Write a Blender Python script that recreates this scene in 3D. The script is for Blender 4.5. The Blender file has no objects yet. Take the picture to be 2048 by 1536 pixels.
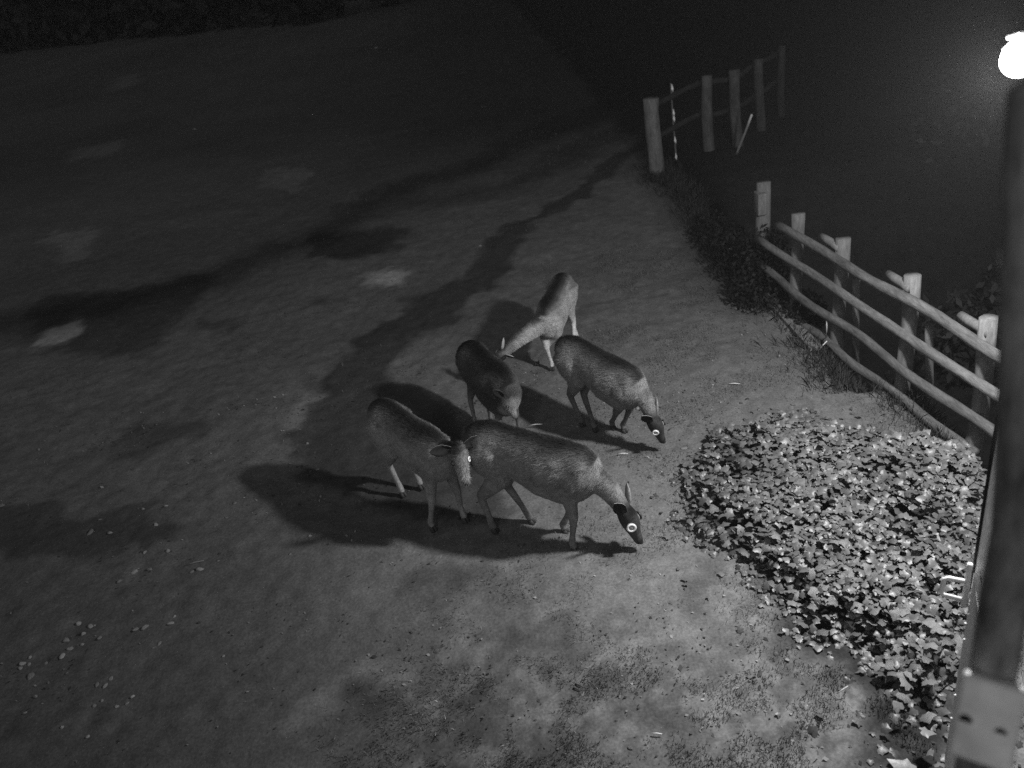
import bpy, bmesh, math, random
import numpy as np
from mathutils import Vector, Matrix
random.seed(7); RNG = np.random.default_rng(7)
SC = bpy.context.scene
COL = SC.collection

# ------------------------------------------------------------------ camera
F_PX, PITCH, ROLL, CAM_H = 1700.0, math.radians(29.6), math.radians(10.0), 3.8
_fw = np.array([0, math.cos(PITCH), -math.sin(PITCH)]); _rt = np.array([1., 0, 0]); _up = np.cross(_rt, _fw)
CR = math.cos(ROLL)*_rt - math.sin(ROLL)*_up
CU = math.cos(ROLL)*_up + math.sin(ROLL)*_rt
CC = np.array([0, 0, CAM_H])
def ray(x, y):
    d = _fw + CR*(x-1024)/F_PX - CU*(y-768)/F_PX
    return d/np.linalg.norm(d)
def g(x, y, z=0.0):                       # point of the plane at height z seen at photograph position x, y
    d = ray(x, y); return CC + d*((z-CAM_H)/d[2])
def gh(x, y, dist):                       # point on that line of sight at a horizontal distance
    d = ray(x, y); return CC + d*(dist/math.hypot(d[0], d[1]))
cam = bpy.data.cameras.new('camera'); cam_o = bpy.data.objects.new('camera', cam); COL.objects.link(cam_o)
cam.sensor_width = 36; cam.lens = F_PX/2048*36; cam.clip_start = 0.05; cam.clip_end = 400
M = Matrix(((CR[0], CU[0], -_fw[0], 0), (CR[1], CU[1], -_fw[1], 0), (CR[2], CU[2], -_fw[2], CAM_H), (0, 0, 0, 1)))
cam_o.matrix_world = M
cam.dof.use_dof = True; cam.dof.focus_distance = 5.6; cam.dof.aperture_fstop = 2.4
SC.camera = cam_o

# ------------------------------------------------------------------ night sky
w = bpy.data.worlds.new('World'); SC.world = w; w.use_nodes = True
nt = w.node_tree; nt.nodes.clear()
sky = nt.nodes.new('ShaderNodeTexSky'); sky.sky_type = 'NISHITA'; sky.sun_disc = False
FILL_EL, FILL_AZ = math.radians(38), math.radians(195)   # azimuth clockwise from +Y: behind the camera, for added fill light and sky glow
sky.sun_elevation = FILL_EL; sky.sun_rotation = FILL_AZ
bw = nt.nodes.new('ShaderNodeRGBToBW'); bg = nt.nodes.new('ShaderNodeBackground'); out = nt.nodes.new('ShaderNodeOutputWorld')
nt.links.new(sky.outputs[0], bw.inputs[0]); nt.links.new(bw.outputs[0], bg.inputs[0]); nt.links.new(bg.outputs[0], out.inputs[0])
bg.inputs[1].default_value = 0.036
sl = bpy.data.lights.new('camera_side_fill', 'SUN'); sl.energy = .14; sl.angle = math.radians(8); so = bpy.data.objects.new('camera_side_fill', sl); COL.objects.link(so)  # weak fill added to stand in for the camera's infrared light
_md = Vector((math.sin(FILL_AZ)*math.cos(FILL_EL), math.cos(FILL_AZ)*math.cos(FILL_EL), math.sin(FILL_EL))); so.rotation_euler = _md.to_track_quat('Z', 'Y').to_euler()
vs = SC.view_settings; vs.view_transform = 'Standard'; vs.look = 'None'; vs.exposure = 0; vs.gamma = 1
SC.render.engine = 'CYCLES'
SC.cycles.use_denoising = False
SC.cycles.max_bounces = 4; SC.cycles.volume_bounces = 0
SC.cycles.sample_clamp_direct = 6; SC.cycles.sample_clamp_indirect = 1; SC.cycles.caustics_reflective = False
SC.render.filter_size = 1.9
LAMP_W = 690.0

# ------------------------------------------------------------------ helpers
def prop(o, label=None, cat=None, group=None, kind=None):
    if label: o['label'] = label
    if cat: o['category'] = cat
    if group: o['group'] = group
    if kind: o['kind'] = kind
    return o
def thing(name, label, cat, loc=(0, 0, 0), rz=0, group=None):
    o = bpy.data.objects.new(name, None); COL.objects.link(o); o.location = loc; o.rotation_euler = (0, 0, rz)
    o.empty_display_size = .1
    return prop(o, label, cat, group)
def link(name, me, mat=None, parent=None, loc=None):
    o = bpy.data.objects.new(name, me); COL.objects.link(o)
    if mat is not None and len(me.materials) == 0: me.materials.append(mat)
    if parent is not None: o.parent = parent
    if loc is not None: o.location = loc
    return o
def obj(name, bm, mat, parent=None, smooth=True, loc=None):
    me = bpy.data.meshes.new(name); bm.normal_update(); bm.to_mesh(me); bm.free()
    if smooth:
        me.polygons.foreach_set('use_smooth', [True]*len(me.polygons))
    return link(name, me, mat, parent, loc)
def np_mesh(name, V, Fc, alb=None, smooth=False):
    """V (n,3), Fc (m,k) arrays"""
    me = bpy.data.meshes.new(name); n, m, k = len(V), len(Fc), Fc.shape[1]
    me.vertices.add(n); me.vertices.foreach_set('co', np.ascontiguousarray(V, dtype=np.float32).ravel())
    me.loops.add(m*k); me.loops.foreach_set('vertex_index', np.ascontiguousarray(Fc, dtype=np.int32).ravel())
    me.polygons.add(m); me.polygons.foreach_set('loop_start', np.arange(0, m*k, k, dtype=np.int32))
    me.polygons.foreach_set('loop_total', np.full(m, k, dtype=np.int32))
    if smooth: me.polygons.foreach_set('use_smooth', np.ones(m, dtype=bool))
    me.update(calc_edges=True)
    if alb is not None: set_alb(me, alb)
    return me
def set_alb(me, alb):
    a = me.attributes.new('alb', 'FLOAT', 'POINT'); a.data.foreach_set('value', np.ascontiguousarray(alb, dtype=np.float32))

def tube(bm, pts, rad, seg=12, up=(0, 0, 1), wob=0.0, cap=True):
    """loft through pts; rad: radius or (half width, half height) per point"""
    P = [Vector(p) for p in pts]; rings = []
    upv = Vector(up)
    for i, p in enumerate(P):
        t = (P[min(i+1, len(P)-1)]-P[max(i-1, 0)]).normalized()
        s = t.cross(upv)
        if s.length < 1e-3: s = t.cross(Vector((1, 0, 0)))
        s.normalize(); u = s.cross(t).normalized()
        r = rad[i] if hasattr(rad, '__len__') else rad
        rw, rh = r if hasattr(r, '__len__') else (r, r)
        ring = []
        for k in range(seg):
            a = 2*math.pi*k/seg; q = 1+random.uniform(-wob, wob)
            ring.append(bm.verts.new(p + s*math.cos(a)*rw*q + u*math.sin(a)*rh*q))
        rings.append(ring)
    for a, b in zip(rings, rings[1:]):
        for k in range(seg): bm.faces.new((a[k], a[(k+1) % seg], b[(k+1) % seg], b[k]))
    if cap:
        bm.faces.new(rings[0][::-1]); bm.faces.new(rings[-1])
    return rings
def box(bm, c, size, rot=None, bevel=0.0):
    m = Matrix.Translation(c) @ (rot.to_4x4() if rot else Matrix.Identity(4)) @ Matrix.Diagonal((*size, 1))
    r = bmesh.ops.create_cube(bm, size=1, matrix=m)
    if bevel:
        es = list({e for v in r['verts'] for e in v.link_edges})
        bmesh.ops.bevel(bm, geom=es, offset=bevel, segments=2, affect='EDGES', profile=.6)

def vnoise(x, y, seed=0):
    r = np.random.default_rng(seed).random((256, 256))
    xi = np.floor(x).astype(int); yi = np.floor(y).astype(int); fx = x-xi; fy = y-yi
    fx = fx*fx*(3-2*fx); fy = fy*fy*(3-2*fy)
    a = r[yi % 256, xi % 256]; b = r[yi % 256, (xi+1) % 256]; c = r[(yi+1) % 256, xi % 256]; d = r[(yi+1) % 256, (xi+1) % 256]
    return (a*(1-fx)+b*fx)*(1-fy)+(c*(1-fx)+d*fx)*fy
def fbm(x, y, sc, seed=0, octv=4):
    v = 0; a = .5; t = 0
    for i in range(octv):
        v = v+a*vnoise(x*sc*2**i+17.3*i, y*sc*2**i+5.1*i, seed+i); t += a; a *= .55
    return v/t

# ------------------------------------------------------------------ materials
def mat_grey(name, base=None, rough=.9, spec=.2, noise=(20, .35), noise2=None, bump=0.0, stretch=(1, 1, 1), attr=False, metal=0, emit=None, objrand=0, coat=0):
    m = bpy.data.materials.new(name); m.use_nodes = True; t = m.node_tree; N = t.nodes; L = t.links
    b = N['Principled BSDF']; b.inputs['Roughness'].default_value = rough; b.inputs['Specular IOR Level'].default_value = spec
    b.inputs['Metallic'].default_value = metal
    tc = N.new('ShaderNodeTexCoord'); mp = N.new('ShaderNodeMapping'); mp.inputs['Scale'].default_value = stretch
    L.new(tc.outputs['Object'], mp.inputs[0])
    def mul(a, c):
        n = N.new('ShaderNodeMath'); n.operation = 'MULTIPLY'
        for i, s in enumerate((a, c)):
            if isinstance(s, (int, float)): n.inputs[i].default_value = s
            else: L.new(s, n.inputs[i])
        return n.outputs[0]
    if attr:
        at = N.new('ShaderNodeAttribute'); at.attribute_name = 'alb'; v = at.outputs['Fac']
        if base: v = mul(v, base)
    else:
        cv = N.new('ShaderNodeValue'); cv.outputs[0].default_value = base; v = cv.outputs[0]
    bumpsrc = None
    for sp in (noise, noise2):
        if not sp: continue
        n = N.new('ShaderNodeTexNoise'); n.inputs['Scale'].default_value = sp[0]; n.inputs['Detail'].default_value = 5; n.inputs['Roughness'].default_value = .65
        L.new(mp.outputs[0], n.inputs['Vector'])
        r = N.new('ShaderNodeMapRange'); r.inputs[1].default_value = .3; r.inputs[2].default_value = .7
        r.inputs[3].default_value = 1-sp[1]; r.inputs[4].default_value = 1+sp[1]
        L.new(n.outputs[0], r.inputs[0]); v = mul(v, r.outputs[0])
        if bumpsrc is None: bumpsrc = n.outputs[0]
    if objrand:
        oi = N.new('ShaderNodeObjectInfo'); r = N.new('ShaderNodeMapRange'); r.inputs[3].default_value = 1-objrand; r.inputs[4].default_value = 1+objrand
        L.new(oi.outputs['Random'], r.inputs[0]); v = mul(v, r.outputs[0])
    cb = N.new('ShaderNodeCombineColor')
    for i in range(3): L.new(v, cb.inputs[i])
    L.new(cb.outputs[0], b.inputs['Base Color'])
    if bump and bumpsrc is not None:
        bp = N.new('ShaderNodeBump'); bp.inputs['Strength'].default_value = 1; bp.inputs['Distance'].default_value = bump
        L.new(bumpsrc, bp.inputs['Height']); L.new(bp.outputs[0], b.inputs['Normal'])
    if emit:
        b.inputs['Emission Color'].default_value = (1, 1, 1, 1); b.inputs['Emission Strength'].default_value = emit
    return m
MG = mat_grey('soil_and_turf', attr=True, base=1.0, rough=.95, spec=.08, noise=(9, .22), noise2=(60, .30), bump=.012)
MWOOD = mat_grey('weathered_wood', .135, rough=.85, noise=(14, .25), noise2=(60, .2), bump=.004, stretch=(1, 1, .35), objrand=.12)
MWOOD2 = mat_grey('old_round_post_wood', .15, rough=.9, noise=(10, .3), noise2=(45, .25), bump=.006, stretch=(1, 1, .3), objrand=.15)
MRAIL = mat_grey('weathered_rail', .115, rough=.9, noise=(9, .4), noise2=(40, .3), bump=.012, stretch=(1.6, .35, 1.6), objrand=.15)
MSAWN = mat_grey('sawn_gate_timber', .8, rough=.8, noise=(8, .2), noise2=(70, .25), bump=.003, stretch=(3, 3, .5))
MPOLE = mat_grey('dull_pole_paint', .25, rough=.6, spec=.3, noise=(22, .7), noise2=(7, .5), bump=.002, stretch=(1, 1, .3))
MBOX = mat_grey('off_white_plastic', .92, rough=.5, spec=.4, noise=(22, .18), bump=.001)
MDARK = mat_grey('dark_recess', .02, rough=.7)
MMETAL = mat_grey('galvanised_metal', .85, rough=.45, spec=.6, noise=(50, .1))
MSTONE = mat_grey('pale_stone', .21, rough=.85, noise=(30, .3), bump=.004, objrand=.35)
MLEAF = mat_grey('ivy_leaf', attr=True, base=1.0, rough=.42, spec=.5, noise=(25, .2), bump=.002)
MGRASS = mat_grey('grass_blades', attr=True, base=1.0, rough=.8, spec=.1, noise=(3, .1))
MBUSH = mat_grey('dark_shrub_leaf', attr=True, base=1.0, rough=.7, spec=.15, noise=(8, .3))
MCOAT = mat_grey('deer_coat', attr=True, base=1.0, rough=.9, spec=.12, noise=(28, .22), noise2=(130, .28), bump=.004)
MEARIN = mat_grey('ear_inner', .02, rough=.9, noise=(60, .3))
MEYE = mat_grey('eye_dark', .28, rough=.15, spec=.6, noise=None)
MRING = mat_grey('eyeshine_white', .9, rough=.3, spec=.5, noise=None)  # eyeshine put into a near-white colour
MNOSE = mat_grey('nose_skin', .03, rough=.4, spec=.5, noise=(60, .2))
MHOOF = mat_grey('hoof_horn', .05, rough=.6)
MSTRAW = mat_grey('dry_straw', .65, rough=.6, noise=(30, .2))
MLAMP = mat_grey('lamp_housing', .5, rough=.5, noise=(20, .1))
MGLASS = mat_grey('lit_lamp_glass', .8, rough=.3, noise=None, emit=30)

# ------------------------------------------------------------------ ground
def smooth(a, b, x):
    t = np.clip((x-a)/(b-a), 0, 1); return t*t*(3-2*t)
def poly_sd(X, Y, poly):
    n = len(poly); d = np.full(X.shape, 1e9); ins = np.zeros(X.shape, bool)
    for i in range(n):
        ax, ay = poly[i]; bx, by = poly[(i+1) % n]
        ex, ey = bx-ax, by-ay; wx, wy = X-ax, Y-ay
        h = np.clip((wx*ex+wy*ey)/(ex*ex+ey*ey+1e-12), 0, 1)
        d = np.minimum(d, (wx-ex*h)**2+(wy-ey*h)**2)
        c = ((ay > Y) != (by > Y)) & (X < (bx-ax)*(Y-ay)/((by-ay) if by != ay else 1e-12)+ax)
        ins ^= c
    d = np.sqrt(d); return np.where(ins, -d, d)
def line_d(X, Y, pl):
    d = np.full(X.shape, 1e9)
    for (ax, ay), (bx, by) in zip(pl, pl[1:]):
        ex, ey = bx-ax, by-ay; wx, wy = X-ax, Y-ay
        h = np.clip((wx*ex+wy*ey)/(ex*ex+ey*ey+1e-12), 0, 1)
        d = np.minimum(d, (wx-ex*h)**2+(wy-ey*h)**2)
    return np.sqrt(d)
def W(pts): return [tuple(g(*p)[:2]) for p in pts]
def xedge(y): return np.where(y < 5.6, 2.95+0*y, 2.62)+.12*(vnoise(y*1.7, y*0+3.3, 5)-.5) + np.clip(4.6-y, 0, 9)*-.0
def gz(X, Y):
    X = np.asarray(X, float); Y = np.asarray(Y, float)
    z = .05*(fbm(X, Y, .7, 3)-.5)+.036*(fbm(X, Y, 3.2, 9)-.5)+.016*(vnoise(X*10, Y*10, 19)-.5)
    t = np.clip((X-xedge(Y))/.9, 0, 1); t = t*t*(3-2*t)
    far = smooth(8.3, 11.5, Y)
    z = z-t*(1.5*(1-far))
    return z
def axis(segs):
    out = []
    for a, b, s0, s1 in segs:
        x = a
        while x < b-1e-6:
            out.append(x); f = (x-a)/(b-a); x += s0+(s1-s0)*f
    out.append(segs[-1][1]); return np.array(out)
xs_ = np.concatenate([-axis([(3.4, 8, .035, .12), (8, 60, .12, 4)])[::-1], axis([(-3.36, 3.9, .03, .03), (3.9, 40, .05, 3)])])
ys_ = axis([(1.2, 8, .028, .04), (8, 16, .04, .12), (16, 75, .12, 3)])
GX, GY = np.meshgrid(xs_, ys_)
WK = 1+.10*np.clip(GY-5.5, 0, 12)
wx = GX+WK*(.30*(fbm(GX, GY, 1.2, 31)-.5)+.22*(fbm(GX, GY, 4.5, 41)-.5)); wy = GY+WK*(.42*(fbm(GX, GY, 1.2, 51)-.5)+.30*(fbm(GX, GY, 4.5, 61)-.5))
ALB = np.full(GX.shape, .135)
ALB *= .70+.60*fbm(GX*.35, GY*.35, 1.0, 71, 4)
ALB *= .82+.36*fbm(GX, GY, 3.0, 81, 5)
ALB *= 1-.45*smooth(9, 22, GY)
# darker wet soil on the left, paler dry turf to the right of the deer
ALB *= 1-.40*smooth(.2, -2.2, wx)*smooth(7.0, 4.2, wy)
ALB *= 1-.22*smooth(.5, -.8, wx)*smooth(4.3, 3.2, wy)
def patch(poly, fac, soft=.12):
    global ALB
    m = 1-smooth(-soft*.3, soft, poly_sd(wx, wy, W(poly))); ALB = ALB*(1+(fac-1)*m)
def stroke(pl, half, fac, soft=.2):
    global ALB
    m = 1-smooth(half-soft*.5, half+soft, line_d(wx, wy, W(pl))); ALB = ALB*(1+(fac-1)*m)
# long wheel ruts running up to the far posts
stroke([(-250, 700), (0, 655), (200, 612), (420, 560), (600, 480), (760, 400), (950, 330), (1150, 240), (1290, 190)], .30, .42, .6)
stroke([(840, 410), (1000, 380), (1150, 305), (1285, 225)], .22, .55, .5)
patch([(620, 470), (800, 455), (780, 500), (640, 515)], .38, .2)
patch([(90, 600), (400, 560), (390, 600), (310, 690), (210, 705), (60, 690)], .50, .25)
patch([(560, 865), (600, 850), (640, 790), (720, 690), (800, 640), (830, 590), (930, 550), (960, 500), (1020, 460), (1140, 395), (1290, 270),
       (1290, 312), (1150, 405), (1050, 472), (975, 570), (930, 600), (925, 640), (800, 690), (770, 740), (860, 790), (1000, 900), (1000, 1030), (760, 1020), (640, 950), (600, 880)], .42, .12)
patch([(0, 1010), (110, 1010), (100, 1060), (250, 1010), (310, 990), (290, 1040), (360, 1045), (340, 1080), (180, 1110), (0, 1120), (-80, 1060)], .55, .1)
for p in [[(620, 765), (660, 765), (665, 780), (625, 785)], [(620, 598), (690, 593), (680, 608), (625, 610)], [(390, 655), (470, 648), (465, 662), (395, 666)],
          [(870, 1160), (930, 1150), (950, 1185), (880, 1205), (800, 1190)], [(970, 1170), (1005, 1165), (1000, 1230), (965, 1225)],
          [(1000, 1270), (1130, 1270), (1110, 1300), (1125, 1340), (1100, 1345), (1090, 1300)], [(1180, 1360), (1250, 1385), (1245, 1402), (1190, 1380)],
          [(1310, 1440), (1370, 1440), (1360, 1475), (1320, 1470)], [(700, 1390), (780, 1380), (800, 1440), (720, 1440)], [(900, 1420), (960, 1420), (950, 1450), (905, 1445)],
          [(1360, 1200), (1420, 1150), (1450, 1130), (1440, 1180), (1390, 1230)], [(1560, 1260), (1640, 1260), (1650, 1330), (1560, 1320)], [(1220, 1105), (1245, 1105), (1245, 1125), (1222, 1125)],
          [(1050, 1480), (1180, 1490), (1180, 1530), (1050, 1530)], [(250, 860), (400, 830), (400, 870), (230, 910)]]:
    patch(p, .66, .14)
# paler patches
for p, f in [([(60, 690), (95, 660), (165, 645), (170, 662), (120, 690), (75, 697)], 2.2), ([(720, 553), (770, 540), (805, 535), (800, 568), (730, 572)], 1.9),
             ([(150, 300), (230, 285), (235, 310), (140, 320)], 1.7), ([(110, 460), (160, 465), (170, 510), (110, 510)], 1.6),
             ([(540, 340), (610, 335), (620, 375), (520, 380)], 1.5), ([(240, 150), (275, 150), (275, 175), (235, 175)], 1.6),
             ([(600, 800), (650, 770), (620, 850), (560, 860)], 1.35), ([(700, 1345), (800, 1335), (790, 1375), (690, 1370)], 1.5),
             ([(790, 1410), (860, 1410), (860, 1450), (790, 1450)], 1.4), ([(600, 1400), (650, 1400), (645, 1425), (590, 1425)], 1.5), ([(880, 1280), (950, 1280), (940, 1320), (880, 1315)], 1.35),
             ([(540, 1120), (760, 1090), (900, 1100), (1100, 1120), (1350, 1120), (1350, 1240), (1100, 1260), (700, 1180)], 1.12),
             ([(1520, 590), (1560, 590), (1640, 700), (1610, 705)], 1.25)]:
    patch(p, f, .05 if f > 2.5 else .12)
for p, f in [([(64, 690), (80, 668), (110, 655), (165, 645), (170, 656), (150, 675), (118, 689), (80, 697)], 2.3), ([(735, 553), (770, 541), (806, 535), (804, 552), (798, 569), (765, 570)], 1.35)]:
    ALB *= 1+(f-1)*(1-smooth(-.02, .04, poly_sd(GX+.10*(fbm(GX, GY, 4, 2)-.5), GY+.2*(fbm(GX, GY, 4, 4)-.5), W(p))))
# mottled thin turf close to the camera
mt = smooth(4.2, 3.0, GY)*smooth(-1.6, -.4, GX); fine = fbm(GX, GY, 11, 91, 4)
ALB *= 1+mt*1.6*(smooth(.42, .62, fine)-.55)*.30
# undergrowth beyond the turf edge, its lack of lamplight painted in as near-black
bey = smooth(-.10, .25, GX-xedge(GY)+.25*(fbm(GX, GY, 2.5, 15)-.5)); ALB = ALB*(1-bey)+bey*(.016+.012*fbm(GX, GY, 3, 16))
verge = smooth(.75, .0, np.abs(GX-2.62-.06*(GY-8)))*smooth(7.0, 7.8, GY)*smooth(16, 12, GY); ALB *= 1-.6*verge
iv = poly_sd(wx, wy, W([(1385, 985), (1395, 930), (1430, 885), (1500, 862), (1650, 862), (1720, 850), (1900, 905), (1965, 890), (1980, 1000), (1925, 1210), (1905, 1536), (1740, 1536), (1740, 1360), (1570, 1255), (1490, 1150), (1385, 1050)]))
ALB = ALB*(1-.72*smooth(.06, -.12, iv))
ALB *= 1-.62*smooth(-7, 2.5, GX)*smooth(10.5, 18, GY)  # far ground's fade into darkness painted in as a colour gradient
ALB = np.clip(ALB, .009, .45)
GZ = gz(GX, GY)
nx, ny = len(xs_), len(ys_)
idx = np.arange(nx*ny).reshape(ny, nx)
Fq = np.stack([idx[:-1, :-1], idx[:-1, 1:], idx[1:, 1:], idx[1:, :-1]], -1).reshape(-1, 4)
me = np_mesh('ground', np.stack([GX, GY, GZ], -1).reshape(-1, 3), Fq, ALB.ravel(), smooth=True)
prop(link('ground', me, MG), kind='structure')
def alb_at(x, y):
    i = np.clip(np.searchsorted(xs_, x), 0, nx-1); j = np.clip(np.searchsorted(ys_, y), 0, ny-1); return ALB[j, i]
# wide dark land under and around, to the horizon
bm = bmesh.new(); bmesh.ops.create_grid(bm, x_segments=2, y_segments=2, size=300, matrix=Matrix.Translation((0, 0, -2.2)))
prop(obj('far_ground', bm, mat_grey('far_soil', .03, noise=(.2, .3)), smooth=False), kind='structure')

# ------------------------------------------------------------------ far wood: one dark mass along the field's end
def leaf_cloud(centers, radii, n_per, size, alb, seed=1):
    r = np.random.default_rng(seed); Vs = []; A = []
    for (c, rad, n) in zip(centers, radii, n_per):
        d = r.normal(size=(n, 3)); d /= np.linalg.norm(d, axis=1)[:, None]
        p = np.array(c)+d*(r.random((n, 1))**.4)*np.array(rad)
        a = r.normal(size=(n, 3)); a /= np.linalg.norm(a, axis=1)[:, None]
        b = np.cross(a, r.normal(size=(n, 3))); b /= np.linalg.norm(b, axis=1)[:, None]
        s = size*(.6+.8*r.random((n, 1)))
        Vs.append(np.stack([p-a*s, p+b*s*.45, p+a*s, p-b*s*.45], 1).reshape(-1, 3)); A.append(np.repeat(alb*(.5+r.random(n)), 4))
    V = np.concatenate(Vs); A = np.concatenate(A)
    return V, np.arange(len(V)).reshape(-1, 4), A
cs, rs, ns = [], [], []
edge = W([(-700, 215), (0, 112), (250, 82), (480, 62), (640, 52), (800, 12)])
edge = [(-62, 60)]+edge[1:]+[(8, 40), (16, 34), (30, 26)]
for (ax, ay), (bx, by) in zip(edge, edge[1:]):
    L_ = math.hypot(bx-ax, by-ay); k = max(1, int(L_/1.6))
    for i in range(k):
        t = (i+random.random()*.6)/k; x, y = ax+(bx-ax)*t, ay+(by-ay)*t
        for lay in range(2):
            hgt = random.uniform(2.2, 3.4)+lay*2.5
            cs.append((x+random.uniform(-.5, .5), y+1.5+lay*2.2, hgt)); rs.append((1.7, 1.7, hgt+.2)); ns.append(260)
V, Fc, A = leaf_cloud(cs, rs, ns, .55, .014, 3)
prop(link('woodland', np_mesh('woodland', V, Fc, A), MBUSH), 'dark mass of woodland closing off the far end of the field', 'woodland', kind='stuff')

# ------------------------------------------------------------------ deer
def Rz(a): return np.array([[math.cos(a), -math.sin(a), 0], [math.sin(a), math.cos(a), 0], [0, 0, 1]])
def deer(name_label, rx, ry, yaw, s, hoof_px, poll_px, nose_px, coat=.13, leg=1.3, belly=2.0, dors=.2, eyes=(1, 1), eye_r=.021, ear_out=(1, 1), tail=True, up_hint=None, ear=(.42, -.80, .10), earn=(.80, .0, .55), fat=1.0, muzzle=1.0, dip=.045, headk=1.0):
    """hoof_px: hind left, hind right, front left, front right as photograph positions of the hoof on the ground"""
    yaw = math.radians(yaw); base = np.array([rx, ry, 0.]); Ri = Rz(-yaw)
    root = thing('deer', name_label, 'deer', tuple(base), yaw, 'deer feeding beside the fence at night')
    loc = lambda P: Ri @ (np.array(P)-base)
    bm = bmesh.new()
    tors = [(-.185, .69, .03, .05), (-.165, .70, .065, .085), (-.11, .71, .105, .125), (-.02, .695, .122, .160), (.10, .690, .100, .142), (.24, .655, .118, .160), (.38, .620, .140, .185), (.50, .612, .134, .195), (.60, .640, .108, .180), (.68, .655, .098, .150), (.74, .650, .066, .11), (.77, .645, .03, .05)]
    tube(bm, [(a*s, 0, (z-.012-dip*float(smooth(.1, .75, a)))*s) for a, z, _, _ in tors], [(rw*s*1.14*fat, rh*s*1.10*fat) for _, _, rw, rh in tors], seg=20)
    poll = loc(g(*poll_px)); nose = loc(g(*nose_px))
    d = nose-poll; hl = np.linalg.norm(d); d /= hl; HL = .255*s*(1.12 if dip == 0 else 1.06); nose = poll+d*HL
    # neck
    n0 = np.array([.54*s, 0, (.70-dip*.7)*s]); n1 = np.array([.67*s, 0, (.66-dip)*s]); n2 = (n1+poll)/2+np.array([.02*s, 0, .015*s])
    npt = [n0, n1*.6+n0*.4, n1*.65+n2*.35, n2, n2*.4+poll*.6, poll+d*.03*s]
    tube(bm, npt, [(.05*s, .07*s), (.080*s, .118*s), (.072*s, .100*s), (.056*s, .074*s), (.047*s, .060*s), (.042*s, .050*s)], seg=16, up=(0, .02, 1) if abs(d[1]) < .9 else (0, 0, 1))
    # head frame
    hint = np.array([1., 0, .6]) if up_hint is None else Ri @ np.array(up_hint)
    u = hint-d*np.dot(hint, d); u /= np.linalg.norm(u); lat = np.cross(u, d)
    hs = [(-.045, .022, .03, -.005), (-.02, .040, .048, -.003), (.03, .052, .058, .0), (.08, .052, .058, -.004), (.125, .042, .050, -.010), (.17, .031, .039, -.014), (.21, .027, .031, -.016), (.243, .027, .026, -.017), (.262, .016, .015, -.018)]
    tube(bm, [tuple(poll+d*t*s+u*o*s) for t, _, _, o in hs], [(rw*s*1.12, rh*s*1.15) for _, rw, rh, _ in hs], seg=16, up=tuple(u))
    # legs
    hooves = []
    for i, hp in enumerate(hoof_px):
        H = loc(g(*hp)); side = 1 if i in (0, 2) else -1
        if i < 2:
            top = [np.array([-.01, side*.045, .775]), np.array([-.015, side*.055, .745]), np.array([-.02, side*.068, .685]), np.array([.02, side*.078, .58]), np.array([.055, side*.082, .475])]
            r = [(.02, .03), (.066, .095), (.098, .135), (.076, .125), (.050, .080)]
            top = [t*s for t in top]; hip = np.array([-.01*s, side*.08*s])
            off = H[:2]-hip
            mids = [np.array([-.015*s+off[0]*.25, hip[1]+off[1]*.3, .385*s]), np.array([-.085*s+off[0]*.55, hip[1]+off[1]*.5, .295*s]),
                    np.array([-.075*s+off[0]*.68, hip[1]+off[1]*.65, .25*s]), np.array([-.045*s*.6+off[0]*.86-.01*s, hip[1]+off[1]*.86, .14*s]), np.array([H[0]-.012*s, H[1], .072*s]), np.array([H[0]+.002, H[1], .035*s])]
            rr = [(.030, .045), (.021, .030), (.0185, .024), (.0155, .017), (.019, .021), (.020, .022)]
        else:
            top = [np.array([.575, side*.035, .745-dip]), np.array([.578, side*.05, .715-dip]), np.array([.58, side*.060, .65-dip*.6]), np.array([.585, side*.080, .55]), np.array([.565, side*.082, .46])]
            r = [(.015, .02), (.045, .075), (.068, .108), (.062, .095), (.043, .056)]
            top = [t*s for t in top]; hip = np.array([.575*s, side*.08*s]); off = H[:2]-hip
            mids = [np.array([hip[0]+.005*s+off[0]*.28, hip[1]+off[1]*.28, .36*s]), np.array([hip[0]+.016*s+off[0]*.55, hip[1]+off[1]*.5, .275*s]),
                    np.array([hip[0]+.014*s+off[0]*.62, hip[1]+off[1]*.58, .24*s]), np.array([hip[0]+off[0]*.82, hip[1]+off[1]*.82, .14*s]), np.array([H[0]-.008*s, H[1], .072*s]), np.array([H[0]+.004, H[1], .035*s])]
            rr = [(.030, .034), (.0235, .026), (.0185, .020), (.0145, .0155), (.018, .020), (.019, .021)]
        tube(bm, [tuple(p) for p in top+mids], [(a*s, b*s) for a, b in [(p_*1.12, q_*1.15) for p_, q_ in r]+[(p_*1.33, q_*1.33) for p_, q_ in rr]], seg=12, up=(0, 0, 1) if False else (1, 0, .01))
        hooves.append(H)
    me = bpy.data.meshes.new('tmp'); bm.to_mesh(me); bm.free()
    o = bpy.data.objects.new('tmp', me); COL.objects.link(o)
    m = o.modifiers.new('r', 'REMESH'); m.mode = 'VOXEL'; m.voxel_size = .0085; m.use_smooth_shade = True
    m2 = o.modifiers.new('s', 'SMOOTH'); m2.iterations = 9; m2.factor = .5
    dg = bpy.context.evaluated_depsgraph_get(); me2 = bpy.data.meshes.new_from_object(o.evaluated_get(dg)); bpy.data.objects.remove(o); bpy.data.meshes.remove(me)
    me2.name = 'body'; n = len(me2.vertices); co = np.empty(n*3, np.float32); me2.vertices.foreach_get('co', co); co = co.reshape(-1, 3)
    no = np.empty(n*3, np.float32); me2.vertex_normals.foreach_get('vector', no); no = no.reshape(-1, 3)
    x, y, z = co.T/s
    # muscle and rib relief
    rel = (fbm(x+3, z+3, 6, 5, 3)-.5)*.026*smooth(.45, .55, z)
    co = co+no*rel[:, None].astype(np.float32)*s; me2.vertices.foreach_set('co', co.ravel())
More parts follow.
